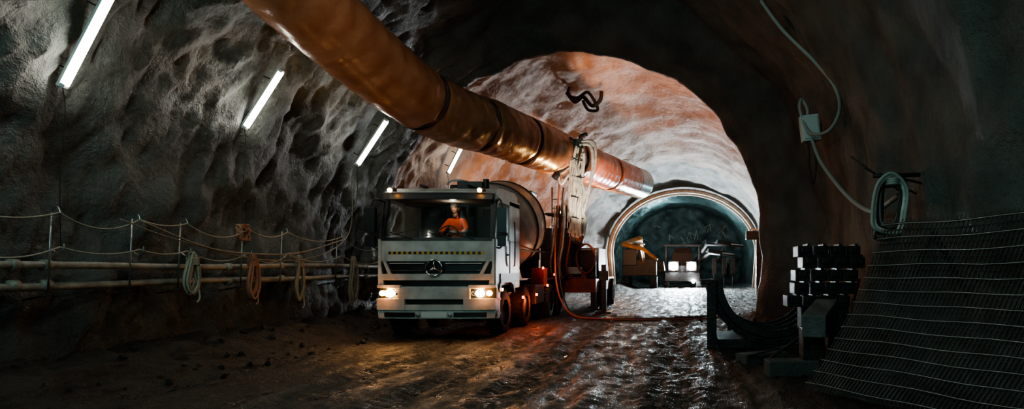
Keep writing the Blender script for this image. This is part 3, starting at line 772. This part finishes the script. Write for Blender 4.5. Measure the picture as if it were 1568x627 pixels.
# ------------------------------------------------------------------ mesh stack at right
b=MB()
A=Vector((1.42,7.65,.10)); Bt=Vector((2.30,7.45,2.0)); u=Vector((.55,-.835,0)).normalized(); nrm=(Bt-A).cross(u).normalized()
if nrm.x>0: nrm=-nrm
Ln=3.0
def mp(s,t,lay):
    base=A+(Bt-A)*t+u*s
    sag=-.16*math.sin(pi*t)+.03*math.sin(s*2.2+t*2)
    return base+nrm*(sag-lay*.022)+Vector((0,0,.03*s*t))
for lay in range(6):
    off=random.uniform(0,.05); jz=random.uniform(-.02,.02)
    m_=wireb if lay==0 else wire
    s=off
    while s<Ln:
        b.tube([mp(s+.006*math.sin(t*9+lay),t*1.0+jz,lay) for t in np.linspace(0,1,7)],.0035,wire,4,caps=False); s+=.05
    for k in range(14):
        t=(k+.2)/13.6+jz
        b.tube([mp(s_,t+.004*math.sin(s_*5+k),lay)+nrm*.008 for s_ in np.linspace(0,Ln,14)],.0055 if lay==0 else .004,m_,4,caps=False)
for s_ in (.5,2.2):
    p=mp(s_,.0,12); q=mp(s_,.97,12); b.tube([p-Vector((0,0,.15)),q],.04,steel,6)
    b.tube([q,q+Vector((.6,.3,-.9))],.04,steel,6)
b.obj('steel_reinforcement_mesh_stack')

# ------------------------------------------------------------------ curved steel forms
b=MB()
cx0,cz0=1.62,1.25
def arcplate(r0,r1,a0,a1,y0,y1,mat,n=22):
    vs=[];fs=[]
    for i in range(n+1):
        a=a0+(a1-a0)*i/n
        for r,y in ((r0,y0),(r1,y0),(r1,y1),(r0,y1)): vs.append((cx0+r*math.cos(a),y,cz0+r*math.sin(a)))
    for i in range(n):
        o=i*4
        for k in range(4): fs.append((o+k,o+4+k,o+4+(k+1)%4,o+(k+1)%4))
    fs+= [(0,1,2,3),(n*4+3,n*4+2,n*4+1,n*4)]
    b.add(vs,fs,mat)
arcplate(1.02,1.06,pi,pi*1.93,11.7,13.4,steel)
for y in (11.7,12.25,12.8,13.35): arcplate(.9,1.16,pi,pi*1.93,y,y+.04,steel)
for k in range(9):
    a=pi*(1.04+.1*k); R_=1.1; b.box((cx0+R_*math.cos(a),12.55,cz0+R_*math.sin(a)),(.05,1.7,.12),steel,rot=(0,-a,0))
b.box((.56,12.5,.62),(.1,1.7,1.25),steel); b.box((.50,11.75,.62),(.12,.12,1.25),steel); b.box((.45,11.8,1.22),(.25,.3,.08),steel)
b.box((1.6,12.5,.1),(1.9,1.5,.16),steel)
b.obj('curved_steel_formwork',bevel=.008)
b=MB()
for r,(z,x0) in enumerate(((.9,1.9),(1.12,2.0),(1.34,2.0),(1.56,2.1),(1.75,2.0))):
    for k in range(4):
        x=x0+.27*k+.02*r
        b.box((x,11.3,z),(.25,.5,.19),dark_metal); b.box((x,11.03,z+.03),(.14,.06,.1),dark_metal); b.box((x+.07,11.3,z+.11),(.06,.4,.05),dark_metal)
for x in (2.1,2.75): b.box((x,11.3,.4),(.16,.4,.85),steel)
b.obj('track_shoe_stack',bevel=.01)
b=MB()
b.box((1.95,9.2,.78),(.32,1.3,.3),timber,rot=(.12,0,-.35)); b.box((1.8,9.1,.30),(.3,.35,.7),steel); b.box((2.25,9.6,.35),(.3,.35,.7),steel)
b.box((1.5,9.0,.10),(.7,.35,.22),conc,rot=(0,0,.1)); b.box((1.25,10.3,.06),(.8,.3,.16),conc,rot=(0,0,.5))
b.obj('timber_beams',bevel=.015)
b=MB()
b.cyl((1.2,9.6,.08),(2.05,9.5,.72),.022,steel,6); b.cyl((1.0,10.0,.12),(1.9,9.4,.45),.016,steel,6); b.cyl((2.0,8.6,.1),(2.6,9.6,1.3),.02,steel,6)
b.obj('steel_rods')

# ------------------------------------------------------------------ lighting
light('warm_floodlight','SPOT',(-1.8,19.8,1.9),2700,(1,.42,.20),.25,target=(-.6,29,8.2),spot=95,blend=.6)
light('warm_floodlight','SPOT',(-4.6,22.5,3.3),600,(1,.48,.24),.25,target=(-8.3,27,3.6),spot=110,blend=.7)
light('warm_floodlight','POINT',(-3.4,31,2.6),150,(1,.42,.18),.25)
light('warm_floodlight','POINT',(-3.4,37.6,2.0),70,(1,.45,.18),.2)
light('duct_worklight','SPOT',(-3.2,19.9,3.3),560,(1,.58,.2),.12,target=(-4.25,17.2,4.9),spot=58)
light('boom_fill','SPOT',(-2.2,16.6,1.8),800,(1,.86,.7),.12,target=(-3.0,19.2,4.0),spot=36)
light('boom_fill','POINT',(-3.3,18.3,1.5),18,(1,.55,.35),.1)  # added fill to brighten the machine and hoses, no lamp body
light('face_floodlight','POINT',(-1.5,51,5.2),420,(.5,.86,.95),.4)
light('face_floodlight','POINT',(2.6,49.5,4.2),260,(.5,.86,.95),.4)
light('portal_floodlight','POINT',(1.8,36.5,4.4),80,(.45,.8,.88),.3)
light('fill_light','AREA',(-1.0,-3.0,6.0),150,(.5,.85,.83),2.0,target=(-2,12,1))  # added unseen teal fill from behind the camera
light('fill_light','AREA',(-6.5,1.5,5.0),170,(.42,.9,.86),1.0,target=(3.2,11,3.6))  # added unseen teal fill to lift the right wall
light('fill_light','AREA',(-3.0,7.0,8.0),90,(.85,.88,.8),1.0,target=(-3.5,9.5,0))  # added unseen overhead fill for the floor
light('duct_lower_light','SPOT',(-2.2,7.2,3.0),150,(1,.54,.33),.3,target=(-5.7,12.0,5.3),spot=44,blend=.9)
w=bpy.data.worlds.new('world'); bpy.context.scene.world=w; w.use_nodes=True
w.node_tree.nodes['Background'].inputs[0].default_value=(.01,.02,.024,1); w.node_tree.nodes['Background'].inputs[1].default_value=.5
try:
    bpy.context.scene.view_settings.view_transform='AgX'
    bpy.context.scene.view_settings.look='AgX - Medium High Contrast'
except Exception as ex: print(ex)

cam=bpy.data.cameras.new('camera'); cam.sensor_width=36; cam.lens=36*1000/1568; cam.shift_x=-261/1568; cam.shift_y=94.5/1568
co=bpy.data.objects.new('camera',cam); C.objects.link(co); co.location=(0,0,1.5); co.rotation_euler=(pi/2,0,0)
bpy.context.scene.camera=co
